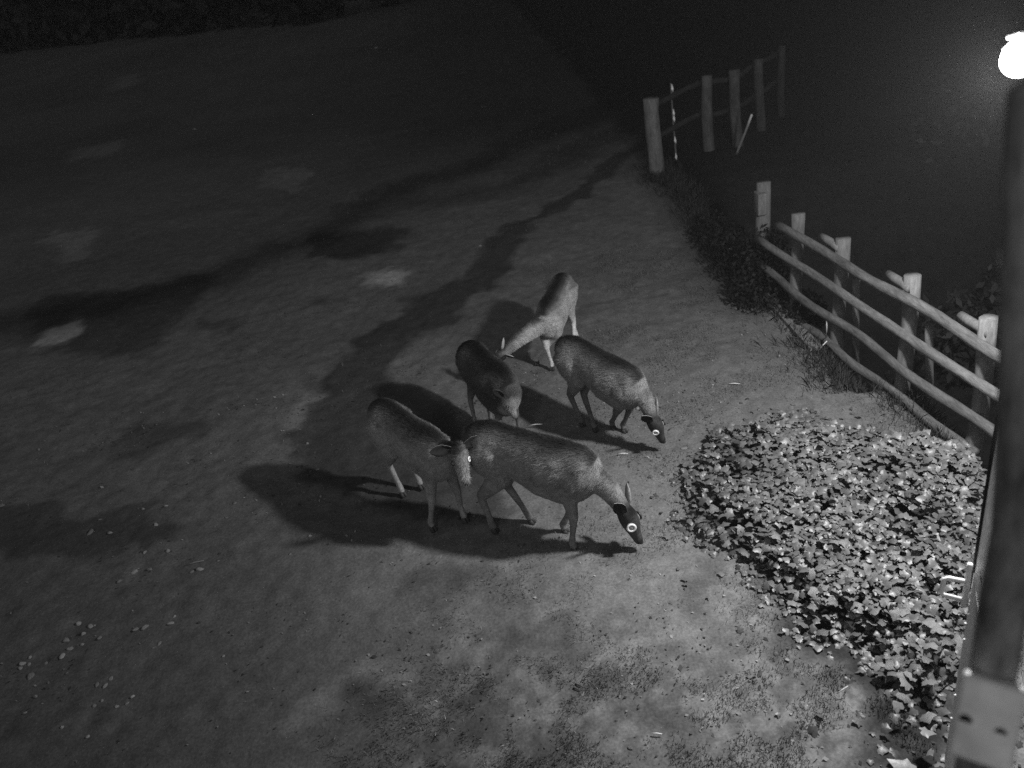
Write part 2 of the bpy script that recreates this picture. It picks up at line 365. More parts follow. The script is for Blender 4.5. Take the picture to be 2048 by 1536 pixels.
    on_t = smooth(-.2, -.1, x)*smooth(.95, .62, x)*smooth(.45, .5, z)
    A = np.full(n, coat)
    neck_ax = np.linalg.norm(np.cross(co-n1, (poll-n1)/np.linalg.norm(poll-n1)), axis=1)/s
    nk = smooth(.46, .66, x)*smooth(.12, .22, np.linalg.norm(co-nose, axis=1)/s)*smooth(.42, .5, z+.6*smooth(.6, .7, x))
    dm = smooth(.13, .0, np.abs(y)+.02*(fbm(x, y, 14, 3, 2)-.5))*smooth(.3, .7, no[:, 2])*np.maximum(on_t, nk)
    A *= 1+(dors-1)*dm
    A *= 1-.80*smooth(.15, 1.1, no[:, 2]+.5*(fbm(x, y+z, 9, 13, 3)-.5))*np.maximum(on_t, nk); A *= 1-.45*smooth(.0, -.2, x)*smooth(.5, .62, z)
    bl = smooth(-.15, -.8, no[:, 2])*smooth(.68, .56, z)*smooth(.40, .46, z); A *= 1+(belly-1)*bl
    A *= 1+(leg-1)*smooth(.46, .30, z)*smooth(.9, .7, np.abs(x-.3)*0+np.linalg.norm((co-(poll+nose)/2)/s, axis=1)*0+.5)
    A *= .55+.9*fbm(x*1.0+9+.3*z, z+y+4, 7, 8, 4)
    dh = np.linalg.norm(co-poll, axis=1)/s; A *= 1-.35*smooth(.16, .05, dh)
    dn = np.linalg.norm(co-(poll+d*.25*s), axis=1)/s; A *= 1-.5*smooth(.06, .02, dn)
    A *= 1+(headk-1)*smooth(.20, .15, np.linalg.norm(co-(poll+d*.10*s), axis=1)/s)
    if muzzle != 1: A *= 1+(muzzle-1)*smooth(.17, .11, np.linalg.norm(co-(poll+d*.17*s), axis=1)/s)
    set_alb(me2, np.clip(A, .01, .6))
    body = link('body', me2, MCOAT, root)
    # short coat hairs lying back along the body
    r_ = np.random.default_rng(int(abs(rx)*100)); k = r_.choice(n, 24000); p = co[k]; q = no[k]; zz = p[:, 2]/s
    fl = np.stack([np.full(len(k), -1.), np.zeros(len(k)), np.full(len(k), -.55)], 1)+r_.normal(size=(len(k), 3))*.22
    fl[zz < .42] = [0, 0, -1]; fl -= q*np.sum(fl*q, 1)[:, None]; fl /= np.linalg.norm(fl, axis=1)[:, None]+1e-6
    ln = (.024*smooth(.35, .6, zz)+.006)[:, None]*s*r_.uniform(.6, 1.3, (len(k), 1)); tip = p+fl*ln+q*ln*.30; wd = np.cross(fl, q)*.0014
    HV = np.stack([p-wd, p+wd, tip], 1).reshape(-1, 3); ha = np.repeat(A[k]*r_.uniform(.85, 1.15, len(k)), 3)
    link('fur', np_mesh('fur', HV, np.arange(len(HV)).reshape(-1, 3), ha), MCOAT, root)['kind'] = 'stuff'
    for i, H in enumerate(hooves):
        b2 = bmesh.new()
        for q in (-1, 1):
            tube(b2, [(H[0]-.006*s, H[1]+q*.010*s, .042*s), (H[0]+.004*s, H[1]+q*.012*s, .020*s), (H[0]+.014*s, H[1]+q*.012*s, -.004)], [(.010*s, .014*s), (.013*s, .022*s), (.014*s, .028*s)], seg=8, up=(1, 0, 0))
        obj('hoof', b2, MHOOF, root)
    # ears: cupped leaves with a dark inside
    for side in (1, -1):
        eb = poll+lat*side*.042*s+u*.022*s-d*.005*s
        ax = (lat*side*ear[0]+d*ear[1]+u*ear[2]); ax /= np.linalg.norm(ax)
        fn = lat*side*earn[0]+d*earn[1]+u*earn[2]; fn = fn-ax*np.dot(fn, ax); fn /= np.linalg.norm(fn); wd = np.cross(ax, fn)
        b2 = bmesh.new(); rows = []
        for t, wv, cup in [(0, .016, .012), (.2, .030, .018), (.45, .042, .016), (.7, .036, .011), (.9, .018, .004), (1, .002, 0)]:
            row = []
            for k in range(5):
                q = (k-2)/2; P = eb+ax*t*.150*s+wd*q*wv*s-fn*(1-q*q)*cup*s
                row.append((b2.verts.new(P), b2.verts.new(P-fn*.004*s)))
            rows.append(row)
        for a, b in zip(rows, rows[1:]):
            for k in range(4):
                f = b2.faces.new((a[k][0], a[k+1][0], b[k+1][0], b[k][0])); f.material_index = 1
                b2.faces.new((a[k][1], b[k][1], b[k+1][1], a[k+1][1]))
            for k in (0, 4): b2.faces.new((a[k][0], b[k][0], b[k][1], a[k][1]))
        bmesh.ops.recalc_face_normals(b2, faces=b2.faces)
        me3 = bpy.data.meshes.new('ear'); b2.to_mesh(me3); b2.free(); set_alb(me3, np.full(len(me3.vertices), coat*1.3)); me3.materials.append(MCOAT); me3.materials.append(MEARIN)
        for p in me3.polygons: p.use_smooth = True
        link('ear', me3, None, root)
    # eyes
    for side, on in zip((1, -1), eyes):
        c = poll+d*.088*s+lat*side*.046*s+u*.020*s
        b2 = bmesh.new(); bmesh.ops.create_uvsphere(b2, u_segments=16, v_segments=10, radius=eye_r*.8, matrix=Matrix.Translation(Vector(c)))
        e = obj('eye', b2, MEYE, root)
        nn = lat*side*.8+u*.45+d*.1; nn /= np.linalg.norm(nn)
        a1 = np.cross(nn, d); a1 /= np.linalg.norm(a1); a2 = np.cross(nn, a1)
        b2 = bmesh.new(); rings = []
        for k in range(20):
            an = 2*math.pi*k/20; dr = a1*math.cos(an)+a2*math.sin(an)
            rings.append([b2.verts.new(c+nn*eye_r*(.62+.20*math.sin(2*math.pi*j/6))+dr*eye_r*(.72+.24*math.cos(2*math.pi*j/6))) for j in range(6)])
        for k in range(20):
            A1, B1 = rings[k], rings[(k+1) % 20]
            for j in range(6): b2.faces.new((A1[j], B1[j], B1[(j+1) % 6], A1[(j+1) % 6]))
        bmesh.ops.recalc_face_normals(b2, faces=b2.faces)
        obj('eyeshine_ring', b2, MRING if on else MNOSE, e)  # eyeshine painted as a white ring; eyes without it get a dark one
    b2 = bmesh.new(); bmesh.ops.create_uvsphere(b2, u_segments=12, v_segments=8, radius=.017*s, matrix=Matrix.Translation(Vector(poll+d*.252*s-u*.008*s)))
    obj('nose', b2, MNOSE, root)
    if tail:
        b2 = bmesh.new()
        tube(b2, [(-.13*s, 0, .79*s), (-.19*s, 0, .76*s), (-.215*s, .005, .69*s), (-.215*s, .01, .61*s), (-.205*s, .01, .565*s)], [(.022*s, .018*s), (.026*s, .017*s), (.026*s, .017*s), (.020*s, .014*s), (.006*s, .005*s)], seg=10, up=(1, 0, .1))
        me4 = bpy.data.meshes.new('tail'); b2.to_mesh(me4); b2.free(); set_alb(me4, np.full(len(me4.vertices), coat*.35))
        for p in me4.polygons: p.use_smooth = True
        link('tail', me4, MCOAT, root)
    return root
deer('largest deer with its head down, grazing nearest the camera, its eye shining white', -.2, 4.72, -33, 1.0,
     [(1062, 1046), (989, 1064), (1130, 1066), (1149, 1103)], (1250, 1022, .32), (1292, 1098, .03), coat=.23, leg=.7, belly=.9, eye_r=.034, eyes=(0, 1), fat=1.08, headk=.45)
deer('deer at the left of the herd, head raised and both ears spread towards the camera', -.92, 5.3, -55, .97,
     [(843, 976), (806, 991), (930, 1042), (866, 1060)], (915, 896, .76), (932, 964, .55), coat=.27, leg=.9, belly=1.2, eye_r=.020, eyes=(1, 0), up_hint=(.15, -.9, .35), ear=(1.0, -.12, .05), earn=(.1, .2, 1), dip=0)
deer('deer grazing at the right of the herd on open turf, nose almost touching the ground', .53, 5.85, -55, .92,
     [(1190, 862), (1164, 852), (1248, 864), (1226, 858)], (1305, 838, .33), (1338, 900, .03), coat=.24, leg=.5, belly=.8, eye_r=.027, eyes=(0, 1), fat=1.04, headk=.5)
deer('pale deer at the back of the herd facing left with bright white lower legs', .60, 7.24, -112, .86,
     [(1150, 705), (1162, 700), (1075, 728), (1105, 739)], (1010, 704, .42), (972, 738, .18), coat=.34, leg=1.9, belly=1.9, dors=.15, eye_r=.017, fat=.98, dip=.004)
deer('darkest deer in the middle of the herd, its pale muzzle bent towards the ground', -.27, 6.18, -66, .82,
     [(985, 850), (955, 862), (1040, 868), (1000, 884)], (1008, 792, .52), (1042, 848, .27), coat=.085, leg=1.9, belly=1.8, dors=.3, eye_r=.013, eyes=(0, 0), fat=1.28, up_hint=(.75, -.6, .3), muzzle=3.2)

# ------------------------------------------------------------------ post and rail fence on the right
def fx(y): return 2.90+(5.47-y)*.145
fen = thing('wooden_fence', 'rustic round-pole post and rail fence running along the turf edge at right', 'fence', (3, 6, 0))
def child(name, bm, mat, root, smooth=True):
    bmesh.ops.translate(bm, verts=bm.verts, vec=-Vector(root.location)); return obj(name, bm, mat, root, smooth)
def rough_pole(a, b, r0, r1, seg=12, n=9, wob=.035, bend=.012):
    bm = bmesh.new(); a = Vector(a); b = Vector(b); ph = random.random()*6
    pts = [a.lerp(b, i/n)+Vector((math.sin(ph+i*.9)*bend, 0, math.cos(ph*1.7+i*.8)*bend)) for i in range(n+1)]
    tube(bm, [tuple(p) for p in pts], [(r0+(r1-r0)*i/n)*(1+random.uniform(-.05, .05)) for i in range(n+1)], seg=seg, wob=wob, up=(.3, .2, 1) if abs((b-a).normalized().z) < .9 else (1, 0, 0))
    return bm
posts = [(3.85, 1.02), (4.66, 1.03), (5.45, 1.02), (6.34, 1.0), (7.04, 1.0)]
for y, h in posts:
    x = fx(y)+.065
    child('post', rough_pole((x+.02, y, -1.3), (x, y, h), .062, .056, n=10, wob=.08), MWOOD2, fen)
for y0, x_off in ((5.36, .10), (4.55, .12), (6.28, .10)):      # leaning stakes behind the posts
    child('brace_stake', rough_pole((fx(y0)+.32, y0+.08, -1.0), (fx(y0)+x_off-.02, y0-.16, .72), .030, .028, n=7), MWOOD2, fen)
for zi, (z, r) in enumerate([(.86, .047), (.58, .044), (.30, .044), (.04, .043)]):
    for (y0, y1) in [(3.2, 7.3 if zi == 0 else 7.6)]:
        dz = random.uniform(-.015, .015)
        if zi == 3: y0 = 4.55
        child('rail', rough_pole((fx(y0)-.005, y0, z+dz), (fx(y1)-.005, y1, z-dz), r*.9, r*.82, n=22, wob=.07, bend=.014), MRAIL, fen)
# short sawn-off rail ends that stick out beside the posts
for y in (4.66, 5.45, 6.36):
    child('rail_end', rough_pole((fx(y)+.05, y-.04, .93), (fx(y)+.01, y+.24, .94), .034, .032, n=3, bend=.002), MWOOD, fen)
lp = g(1525, 368, .95)
t = thing('fence_post', 'stout pale-topped post standing alone beyond the dark shrub and the rail fence', 'post', (2.78, 8.05, 0))
child('post', rough_pole((2.80, 8.06, -1.2), (2.78, 8.05, .98), .075, .07, n=8, wob=.05), MWOOD2, t)
bm = bmesh.new(); box(bm, (2.74, 8.0, .80), (.09, .14, .22), bevel=.01); child('rail_end', bm, MWOOD, t)

# farther posts turning away to the right
ff = thing('far_fence', 'row of thick posts of a distant fence fading into the dark', 'fence', (3, 13, 0))
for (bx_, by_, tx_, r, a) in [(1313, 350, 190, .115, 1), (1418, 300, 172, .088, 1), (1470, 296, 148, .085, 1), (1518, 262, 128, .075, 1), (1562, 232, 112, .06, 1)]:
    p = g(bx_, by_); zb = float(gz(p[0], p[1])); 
    MP = mat_grey('dimmed_far_post', {.115: .14, .088: .085, .085: .07, .075: .055, .06: .035}[r], noise=(10, .35), noise2=(45, .3), bump=.006, stretch=(1, 1, .3))  # farther posts get darker wood, lamp falloff painted into the colour
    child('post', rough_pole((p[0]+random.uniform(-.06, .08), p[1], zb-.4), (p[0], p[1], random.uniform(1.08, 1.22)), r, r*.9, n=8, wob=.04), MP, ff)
q = [g(1313, 350), g(1418, 300), g(1470, 296), g(1518, 262), g(1562, 232)]
for z in (.95, .5):
    for a, b in zip(q, q[1:]):
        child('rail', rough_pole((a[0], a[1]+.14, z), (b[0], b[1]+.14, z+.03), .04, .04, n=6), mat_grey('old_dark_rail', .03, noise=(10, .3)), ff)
p = g(1353, 320)
t = thing('electric_fence_stake', 'thin stake with pale insulators beside the thickest far post', 'stake', tuple(p))
child('stake', rough_pole((p[0], p[1], -.3), (p[0]-.02, p[1], 1.12), .014, .012, n=6, bend=.004), MWOOD2, t)
for z in (.05, .30, .62, .70, 1.05):
    bm = bmesh.new(); tube(bm, [(p[0]-.005, p[1]-.02, z-.05), (p[0]-.012, p[1]-.03, z), (p[0]-.005, p[1]-.02, z+.06)], [.012, .02, .012], seg=8); child('insulator', bm, MMETAL, t)
a = g(1470, 305); b = g(1503, 230, .85)
t = thing('leaning_bar', 'thin pale bar leaning to the right in front of the distant fence', 'bar', tuple(a))
child('bar', rough_pole((a[0], a[1], gz(a[0], a[1])-.1), tuple(b), .016, .014, n=5, bend=.003), MSTRAW, t)

# ------------------------------------------------------------------ gate post, gate edge and latch at bottom right
GPX = Vector((1.72, 2.47, 0)); yawg = math.atan2(2.47, 1.72)
ax = Vector((math.cos(yawg), math.sin(yawg), 0)); sd = Vector((math.sin(yawg), -math.cos(yawg), 0))   # away from, and to the right of, the camera
Rg = Matrix.Rotation(yawg, 3, 'Z')
gp = thing('gate_post', 'tall pale square timber gate post, its lit top just left of the blurred pole', 'gate post', tuple(GPX))
bm = bmesh.new(); box(bm, GPX+sd*.055+Vector((0, 0, .93)), (.11, .11, 2.26), Rg, .008); child('post', bm, MSAWN, gp, False)
bm = bmesh.new(); box(bm, GPX+sd*.055-Vector((0, 0, -2.072)), (.10, .095, .02), Rg, .008); child('cap', bm, MSAWN, gp, False)
bm = bmesh.new(); box(bm, GPX-sd*.006+ax*.0+Vector((0, 0, 1.55)), (.07, .012, .95), Rg, .003); child('shade_strip', bm, MDARK, gp, False)  # near-black strip added for the shaded side face of the post
yawg = yawg+math.radians(9); ax = Vector((math.cos(yawg), math.sin(yawg), 0)); sd = Vector((math.sin(yawg), -math.cos(yawg), 0)); Rg = Matrix.Rotation(yawg, 3, 'Z')
gt = thing('wooden_gate', 'boarded wooden gate standing open edge-on under the gate post latch', 'gate', tuple(GPX-ax*.5))
for k in range(7):
    bm = bmesh.new(); c = GPX-ax*(.13+k*.118)-sd*(.005+.002*(k % 2)); zt = 1.22+random.uniform(-.006, .006)
    box(bm, c+Vector((0, 0, zt/2+.03)), (.117, .022, zt-.06), Rg, .003); child('board', bm, MSAWN, gt, False)
for z in (.3, 1.0):
    bm = bmesh.new(); box(bm, GPX-ax*.49+sd*.033+Vector((0, 0, z)), (.85, .045, .09), Rg, .004); child('cross_rail', bm, MSAWN, gt, False)
bm = bmesh.new(); box(bm, GPX-ax*.095+sd*.034+Vector((0, 0, .63)), (.05, .05, 1.2), Rg, .004); child('stile', bm, MSAWN, gt, False)
# latch: long bright bar, square loop handle, short chain of round links
lt = thing('gate_latch', 'bright metal gate latch with a square loop handle and short chain', 'latch', tuple(GPX+Vector((0, 0, 1.15))))
LB = GPX-ax*.085-sd*.034
bm = bmesh.new(); tube(bm, [tuple(LB+Vector((0, 0, z))) for z in (1.045, 1.06, 1.15, 1.235, 1.25, 1.27)], [(.013, .012), (.016, .012), (.015, .010), (.010, .009), (.012, .011), (.011, .010)], seg=8, up=(1, 0, 0)); child('bar', bm, MMETAL, lt)
bm = bmesh.new(); hz = [(0, 1.175), (.07, 1.182), (.083, 1.172), (.088, 1.105), (.08, 1.088), (0, 1.075)]
tube(bm, [tuple(LB-sd*a+Vector((0, 0, z))) for a, z in hz], .0095, seg=8, up=tuple(ax)); child('handle', bm, MMETAL, lt)
for k in range(9):
    bm = bmesh.new(); c = LB+sd*(.016+.0016*k)-ax*.012+Vector((0, 0, 1.075+.0155*k)); n_ = 10
    pts = [tuple(c+Vector((0, 0, 1))*math.sin(2*math.pi*i/n_)*.010+(sd if k % 2 else (sd+ax*-1).normalized())*math.cos(2*math.pi*i/n_)*.007) for i in range(n_+1)]
    tube(bm, pts, .0026, seg=5, up=(.3, .5, .1)); child('link', bm, MMETAL, lt)
for (z, a_) in ((1.03, .02), (.96, .0), (.90, .03), (.55, .02), (.40, .02)):
    t_ = GPX-ax*.10-sd*.02+Vector((0, 0, z)); bm = bmesh.new(); bmesh.ops.create_uvsphere(bm, u_segments=8, v_segments=6, radius=.006, matrix=Matrix.Translation(t_-ax*a_)); child('nail_head', bm, MMETAL, gt)

# ------------------------------------------------------------------ near pole with junction box (close to the camera, out of focus)
PD = 1.02
pl = thing('camera_pole', 'blurred grey pole close to the camera down the right edge', 'pole', (.6, .8, 0))
pix = [(2082, 166), (2078, 178), (2070, 320), (2060, 600), (2050, 850), (2044, 950), (2036, 1060), (2008, 1200), (1992, 1310), (1965, 1480)]
pts = [gh(x, y, PD) for x, y in pix]
for z in (1.6, .8, 0): pts.append(np.array([pts[-1][0], pts[-1][1]+.0, z-.05]))
bm = bmesh.new(); tube(bm, [tuple(p) for p in pts], [.018, .028]+[.030]*2+[.031]*9, seg=24, up=(1, 0, 0)); child('pole', bm, MPOLE, pl)
zc = gh(1988, 1372, PD); zc[2] += .012
jb = thing('junction_box', 'small pale weatherproof box clamped to the near pole at bottom right', 'junction box', tuple(zc))
toc = Vector((-zc[0], -zc[1], 0)).normalized(); Rb = Matrix.Rotation(math.atan2(toc.y, toc.x), 3, 'Z'); sb = Vector((-toc.y, toc.x, 0))
bm = bmesh.new(); box(bm, Vector(zc)+toc*.066-sb*.0+Vector((0, 0, -.012)), (.035, .080, .120), Rb @ Matrix.Rotation(math.radians(-32), 3, 'Y'), .008); child('case', bm, MBOX, jb)
for sx, sz in ((-.026, -.006), (.018, -.010)):
    bm = bmesh.new(); c = Vector(zc)+toc*.0815+sb*sx+Vector((0, 0, sz)); tube(bm, [tuple(c), tuple(c+toc*.003)], .0085, seg=12); child('screw_hole', bm, MDARK, jb)
bm = bmesh.new(); box(bm, Vector(zc)+toc*.088+sb*.004+Vector((0, 0, -.030)), (.004, .030, .018), Rb, .002); child('label_plate', bm, mat_grey('grey_plate', .22), jb)
p = gh(2001, 514, PD+.02)
bm = bmesh.new(); tube(bm, [(p[0]+.012, p[1], p[2]+.007), (p[0]+.001, p[1], p[2]+.007), (p[0], p[1], p[2]+.005), (p[0], p[1], p[2]-.006), (p[0]+.002, p[1], p[2]-.008)], .0028, seg=6)
child('cable_clip', bm, mat_grey('white_clip', .9, emit=None), pl)

# ------------------------------------------------------------------ lamp
LP = Vector((2.42, 3.66, 2.82))
t_ = ray(2010, 142); k_ = 4.62; LP = Vector(tuple(CC+t_*k_))
lamp = thing('security_lamp', 'glaring lit security lamp at the upper right above the fence', 'lamp', tuple(LP))
bm = bmesh.new(); tube(bm, [tuple(LP+Vector((.06, .03, .150))), tuple(LP+Vector((.06, .03, .120))), tuple(LP+Vector((.06, .03, .080)))], [.003, .025, .06], seg=16, up=(1, 0, 0)); child('glass_cap', bm, MGLASS, lamp)
bm = bmesh.new(); bmesh.ops.create_uvsphere(bm, u_segments=16, v_segments=10, radius=.085, matrix=Matrix.Translation(LP+Vector((.095, .05, .03)))); child('glass', bm, MGLASS, lamp)
bm = bmesh.new(); tube(bm, [tuple(LP+Vector((.03, .06, .13))), tuple(LP+Vector((.3, .1, .13))), tuple(LP+Vector((1.5, .3, .13)))], .014, seg=8); child('bracket_arm', bm, MLAMP, lamp)
ld = bpy.data.lights.new('lamp_bulb', 'POINT'); ld.energy = LAMP_W; ld.shadow_soft_size = .11
lo = bpy.data.objects.new('lamp_bulb', ld); COL.objects.link(lo); lo.parent = lamp

# ------------------------------------------------------------------ ivy bed
OUT = [(0, -.04), (.24, -.20), (.50, -.10), (.50, .12), (.64, .32), (.40, .46), (.22, .70), (0, 1.0), (-.22, .70), (-.40, .46), (-.64, .32), (-.50, .12), (-.50, -.10), (-.24, -.20)]
def leaf_geo(k):
    r = np.random.default_rng(100+k); pts = [(0, .25, .06)]
    st = r.uniform(.85, 1.1)
    for x, y in OUT: pts.append((x*st*r.uniform(.85, 1.12), y*r.uniform(.88, 1.1), -.32*abs(x)-.34*max(0, y-.35)**1.3+r.uniform(-.09, .09)))
    V = np.array(pts); n = len(OUT); Fc = np.array([(0, 1+i, 1+(i+1) % n) for i in range(n)]); return V, Fc
LG = [leaf_geo(k) for k in range(8)]
IVY = [(1385, 985), (1395, 930), (1430, 885), (1500, 862), (1580, 850), (1650, 862), (1720, 850), (1800, 885), (1900, 905), (1965, 890), (1980, 1000), (1925, 1210), (1905, 1440), (1840, 1450), (1775, 1410),
       (1740, 1360), (1700, 1310), (1640, 1290), (1570, 1255), (1530, 1200), (1490, 1150), (1430, 1090), (1385, 1050)]
IW = W(IVY)
n = 17000; X = RNG.uniform(.8, 3.4, n); Y = RNG.uniform(2.4, 5.9, n)
dsd = poly_sd(X+.55*(fbm(X, Y, 2.6, 7)-.5), Y+.55*(fbm(X, Y, 2.6, 8)-.5), IW)
gap = fbm(X, Y, 2.6, 77, 3)
keep = (dsd+.16*RNG.random(n)**3 < .08) & ((gap > .36) | (RNG.random(n) < .35))
strag = (dsd > 0) & (dsd < .45) & (RNG.random(n) < .05*np.exp(-dsd*4))
strag |= (np.abs(X-2.55) < .12) & (Y > 4.9) & (RNG.random(n) < .02)
strag &= X < 3.3
keep |= strag
X, Y, dsd, gap = X[keep], Y[keep], dsd[keep], gap[keep]; n = len(X)
top = np.where(dsd < 0, .05+.16*smooth(0, -.25, dsd)+.10*(fbm(X, Y, 3.5, 12)-.5), .02)
Z = gz(X, Y)+np.maximum(.012, top-RNG.random(n)**2.0*.10)
SZ = RNG.uniform(.030, .060, n)*np.where(dsd < 0, 1, .75)
nearf = smooth(3.6, 2.6, Y); SZ *= 1+.25*nearf
tl = RNG.uniform(.05, .85, n); ta = RNG.uniform(0, 2*np.pi, n); sp_ = RNG.uniform(0, 2*np.pi, n)
AB = .118*RNG.uniform(.65, 1.4, n)*(.85+.3*smooth(.35, .6, gap))
def rotm(tl, ta, sp):
    k = np.array([math.cos(ta), math.sin(ta), 0]); c, s_ = math.cos(tl), math.sin(tl)
    K = np.array([[0, -k[2], k[1]], [k[2], 0, -k[0]], [-k[1], k[0], 0]])
    return (np.eye(3)+s_*K+(1-c)*K@K) @ Rz(sp)
ivy = thing('ivy_bed', 'broad bed of pale lobed ivy leaves spreading between the turf and the gate post', 'ivy', (1.9, 4.0, 0))
ICV = np.array([1.9, 4.0, 0])
order = np.argsort(-(SZ/np.hypot(np.hypot(X, Y), CAM_H-Z))*(dsd < .3)*(Z > top*.55))
big = set(order[:300].tolist())
share = []
for k in range(8):
    for j in range(3):
        V, Fc = LG[k]; m = np_mesh('ivy_leaf', V, Fc, np.full(len(V), .125*(.6+.35*j)), smooth=True); m.materials.append(MLEAF); share.append(m)
VV, FF, AA, off = [], [], [], 0
for i in range(n):
    R = rotm(tl[i], ta[i], sp_[i]); P = np.array([X[i], Y[i], Z[i]])
    if i in big:
        o = bpy.data.objects.new('leaf', share[(i*7) % 24]); COL.objects.link(o); o.parent = ivy
        mm = Matrix([[*(R[r]*SZ[i]), P[r]-ICV[r]] for r in range(3)]+[[0, 0, 0, 1]]); o.matrix_local = mm
    else:
        V, Fc = LG[i % 8]; VV.append((V*SZ[i]) @ R.T+P-ICV); FF.append(Fc+off); off += len(V); AA.append(np.full(len(V), AB[i]))
o = link('leaf_mass', np_mesh('leaf_mass', np.concatenate(VV), np.concatenate(FF), np.concatenate(AA), smooth=True), MLEAF, ivy); o['kind'] = 'stuff'

# loose plank lying along the turf edge
a, b = g(1550, 612), g(1632, 702); pk = thing('plank', 'long pale plank lying along the turf edge beneath the rail fence', 'plank', tuple((a+b)/2)); v_ = Vector(b-a); bm = bmesh.new()
box(bm, (0, 0, .02), (v_.length, .11, .04), Matrix.Rotation(math.atan2(v_.y, v_.x), 3, 'Z'), .006); obj('board', bm, mat_grey('plank_wood', .17, noise=(12, .3), noise2=(60, .2), bump=.003), pk, False)
# broad-leaved plant at the very bottom beside the gate
bp = g(1830, 1530); pl2 = thing('broad_leaf_plant', 'few very large pale leaves at the bottom edge beside the gate', 'plant', (bp[0], bp[1], 0))
for (px, py, z, sz, sp0, tlt, al) in [(1822, 1545, .12, .10, .4, .35, .20), (1845, 1460, .14, .062, 2.2, .3, .20), (1862, 1500, .08, .045, 4.0, .6, .16), (1790, 1500, .05, .05, 1.4, .5, .06), (1765, 1455, .04, .05, 5.2, .4, .05), (1880, 1530, .08, .05, 3.0, .5, .14), (1800, 1418, .10, .05, .2, .5, .17)]:
    p = g(px, py, z); V, Fc = leaf_geo(int(px) % 50); R = rotm(tlt, sp0, sp0*2)
    m = np_mesh('leaf', (V*np.array([1, 1, .8])*sz) @ R.T+p-np.array([bp[0], bp[1], 0]), Fc, np.full(len(V), al), smooth=True); link('leaf', m, MLEAF, pl2)

# ------------------------------------------------------------------ shrubs
def shrub(label, c, blobs, n, size, alb, seed, cat='shrub', group=None):
    t = thing('shrub', label, cat, tuple(c), 0, group)
    V, Fc, A = leaf_cloud([b[0] for b in blobs], [b[1] for b in blobs], [n]*len(blobs), size, alb, seed)
    link('foliage', np_mesh('foliage', V, Fc, A), MBUSH, t)['kind'] = 'stuff'
    for i in range(5):
        bm = bmesh.new(); b = blobs[i % len(blobs)][0]; tube(bm, [(0, 0, -.15), (b[0]*.5, b[1]*.5, b[2]*.5), tuple(b)], [.016, .011, .005], seg=6); obj('stem', bm, MWOOD2, t)
    return t
shrub('near-black leafy shrub growing against the far end of the rail fence', (2.45, 7.45, 0), [((.05, 0, .12), (.30, .34, .20)), ((.25, .25, .30), (.34, .4, .36)), ((.10, .75, .15), (.30, .6, .26)), ((.35, -.45, .08), (.2, .35, .16)), ((.15, 1.6, .1), (.3, .7, .22))], 1100, .026, .012, 5)
shrub('dim bramble bush in the dark ground beyond the middle of the rail fence', (5.0, 7.6, -1.3), [((0, 0, .4), (.8, .7, .5)), ((1, .5, .5), (.8, .7, .6))], 900, .06, .03, 6, 'bush')
shrub('dim bramble bush in the dark ground near the top of the frame at right', (6.8, 11.5, -1.1), [((0, 0, .6), (1.3, 1.0, .8)), ((1.6, .5, .8), (1.3, 1.0, .9))], 1200, .07, .03, 8, 'bush')

# ------------------------------------------------------------------ grass: blades too many to count
def blades(name, X, Y, L, wdt, alb, lean, seed):
    r = np.random.default_rng(seed); n = len(X); a = r.uniform(0, 2*np.pi, n); Z = gz(X, Y)-.004
    an = r.uniform(0, 2*np.pi, n); le = lean*r.random(n); h = L*(.5+.7*r.random(n))
    bx, by = np.cos(an)*wdt/2, np.sin(an)*wdt/2
    dx, dy = np.cos(a)*h*np.sin(le), np.sin(a)*h*np.sin(le); dz = h*np.cos(le)
    P = np.stack([np.stack([X-bx, Y-by, Z], 1), np.stack([X+bx, Y+by, Z], 1), np.stack([X+dx*.5+bx*.7, Y+dy*.5+by*.7, Z+dz*.62], 1), np.stack([X+dx*1.1, Y+dy*1.1, Z+dz], 1), np.stack([X+dx*.5-bx*.7, Y+dy*.5-by*.7, Z+dz*.62], 1)], 1).reshape(-1, 3)
    Fc = (np.arange(n)[:, None]*5+np.array([[0, 1, 2, 3, 4]])).reshape(-1, 5)
    return np_mesh(name, P, Fc, np.repeat(alb, 5))
n = 150000; X = RNG.uniform(-1.9, 2.5, n); Y = 2.2+2.6*RNG.random(n)**1.3
cl = fbm(X, Y, 5, 21, 3); dens = smooth(.42, .62, cl)*(.25+.75*smooth(3.9, 2.9, Y))*smooth(-1.7, -.5, X-.5*(Y-3))
k = RNG.random(n) < dens; X, Y = X[k], Y[k]
al = alb_at(X, Y)*RNG.uniform(.5, 1.9, len(X)); al = np.where(RNG.random(len(X)) < .012, .5, al)
prop(link('grass', blades('grass', X, Y, .030, .0042, al, 1.4, 2), MGRASS), 'thin short turf in the foreground with a few pale dry blades', 'grass', kind='stuff')
n = 120000; X = RNG.uniform(-1.0, 3.0, n); Y = RNG.uniform(4.2, 9.5, n)
cl = fbm(X, Y, 3, 22, 3); dens = smooth(.45, .68, cl)*smooth(.2, 1.1, X+.0*(Y))*(poly_sd(X, Y, IW) > -.05)
k = (RNG.random(n) < dens) & (X < xedge(Y)+.05); X, Y = X[k], Y[k]
prop(link('turf', blades('turf', X, Y, .026, .005, alb_at(X, Y)*RNG.uniform(.6, 1.45, len(X)), 1.4, 3), MGRASS), 'short worn turf between the herd and the fence', 'grass', kind='stuff')
n = 16000; Y = RNG.uniform(4.6, 12.5, n); X = xedge(Y)+RNG.normal(0.06, .14, n)
cl = vnoise(Y*2.2, Y*0, 44); k = RNG.random(n) < (.25+.75*cl); X, Y = X[k], Y[k]
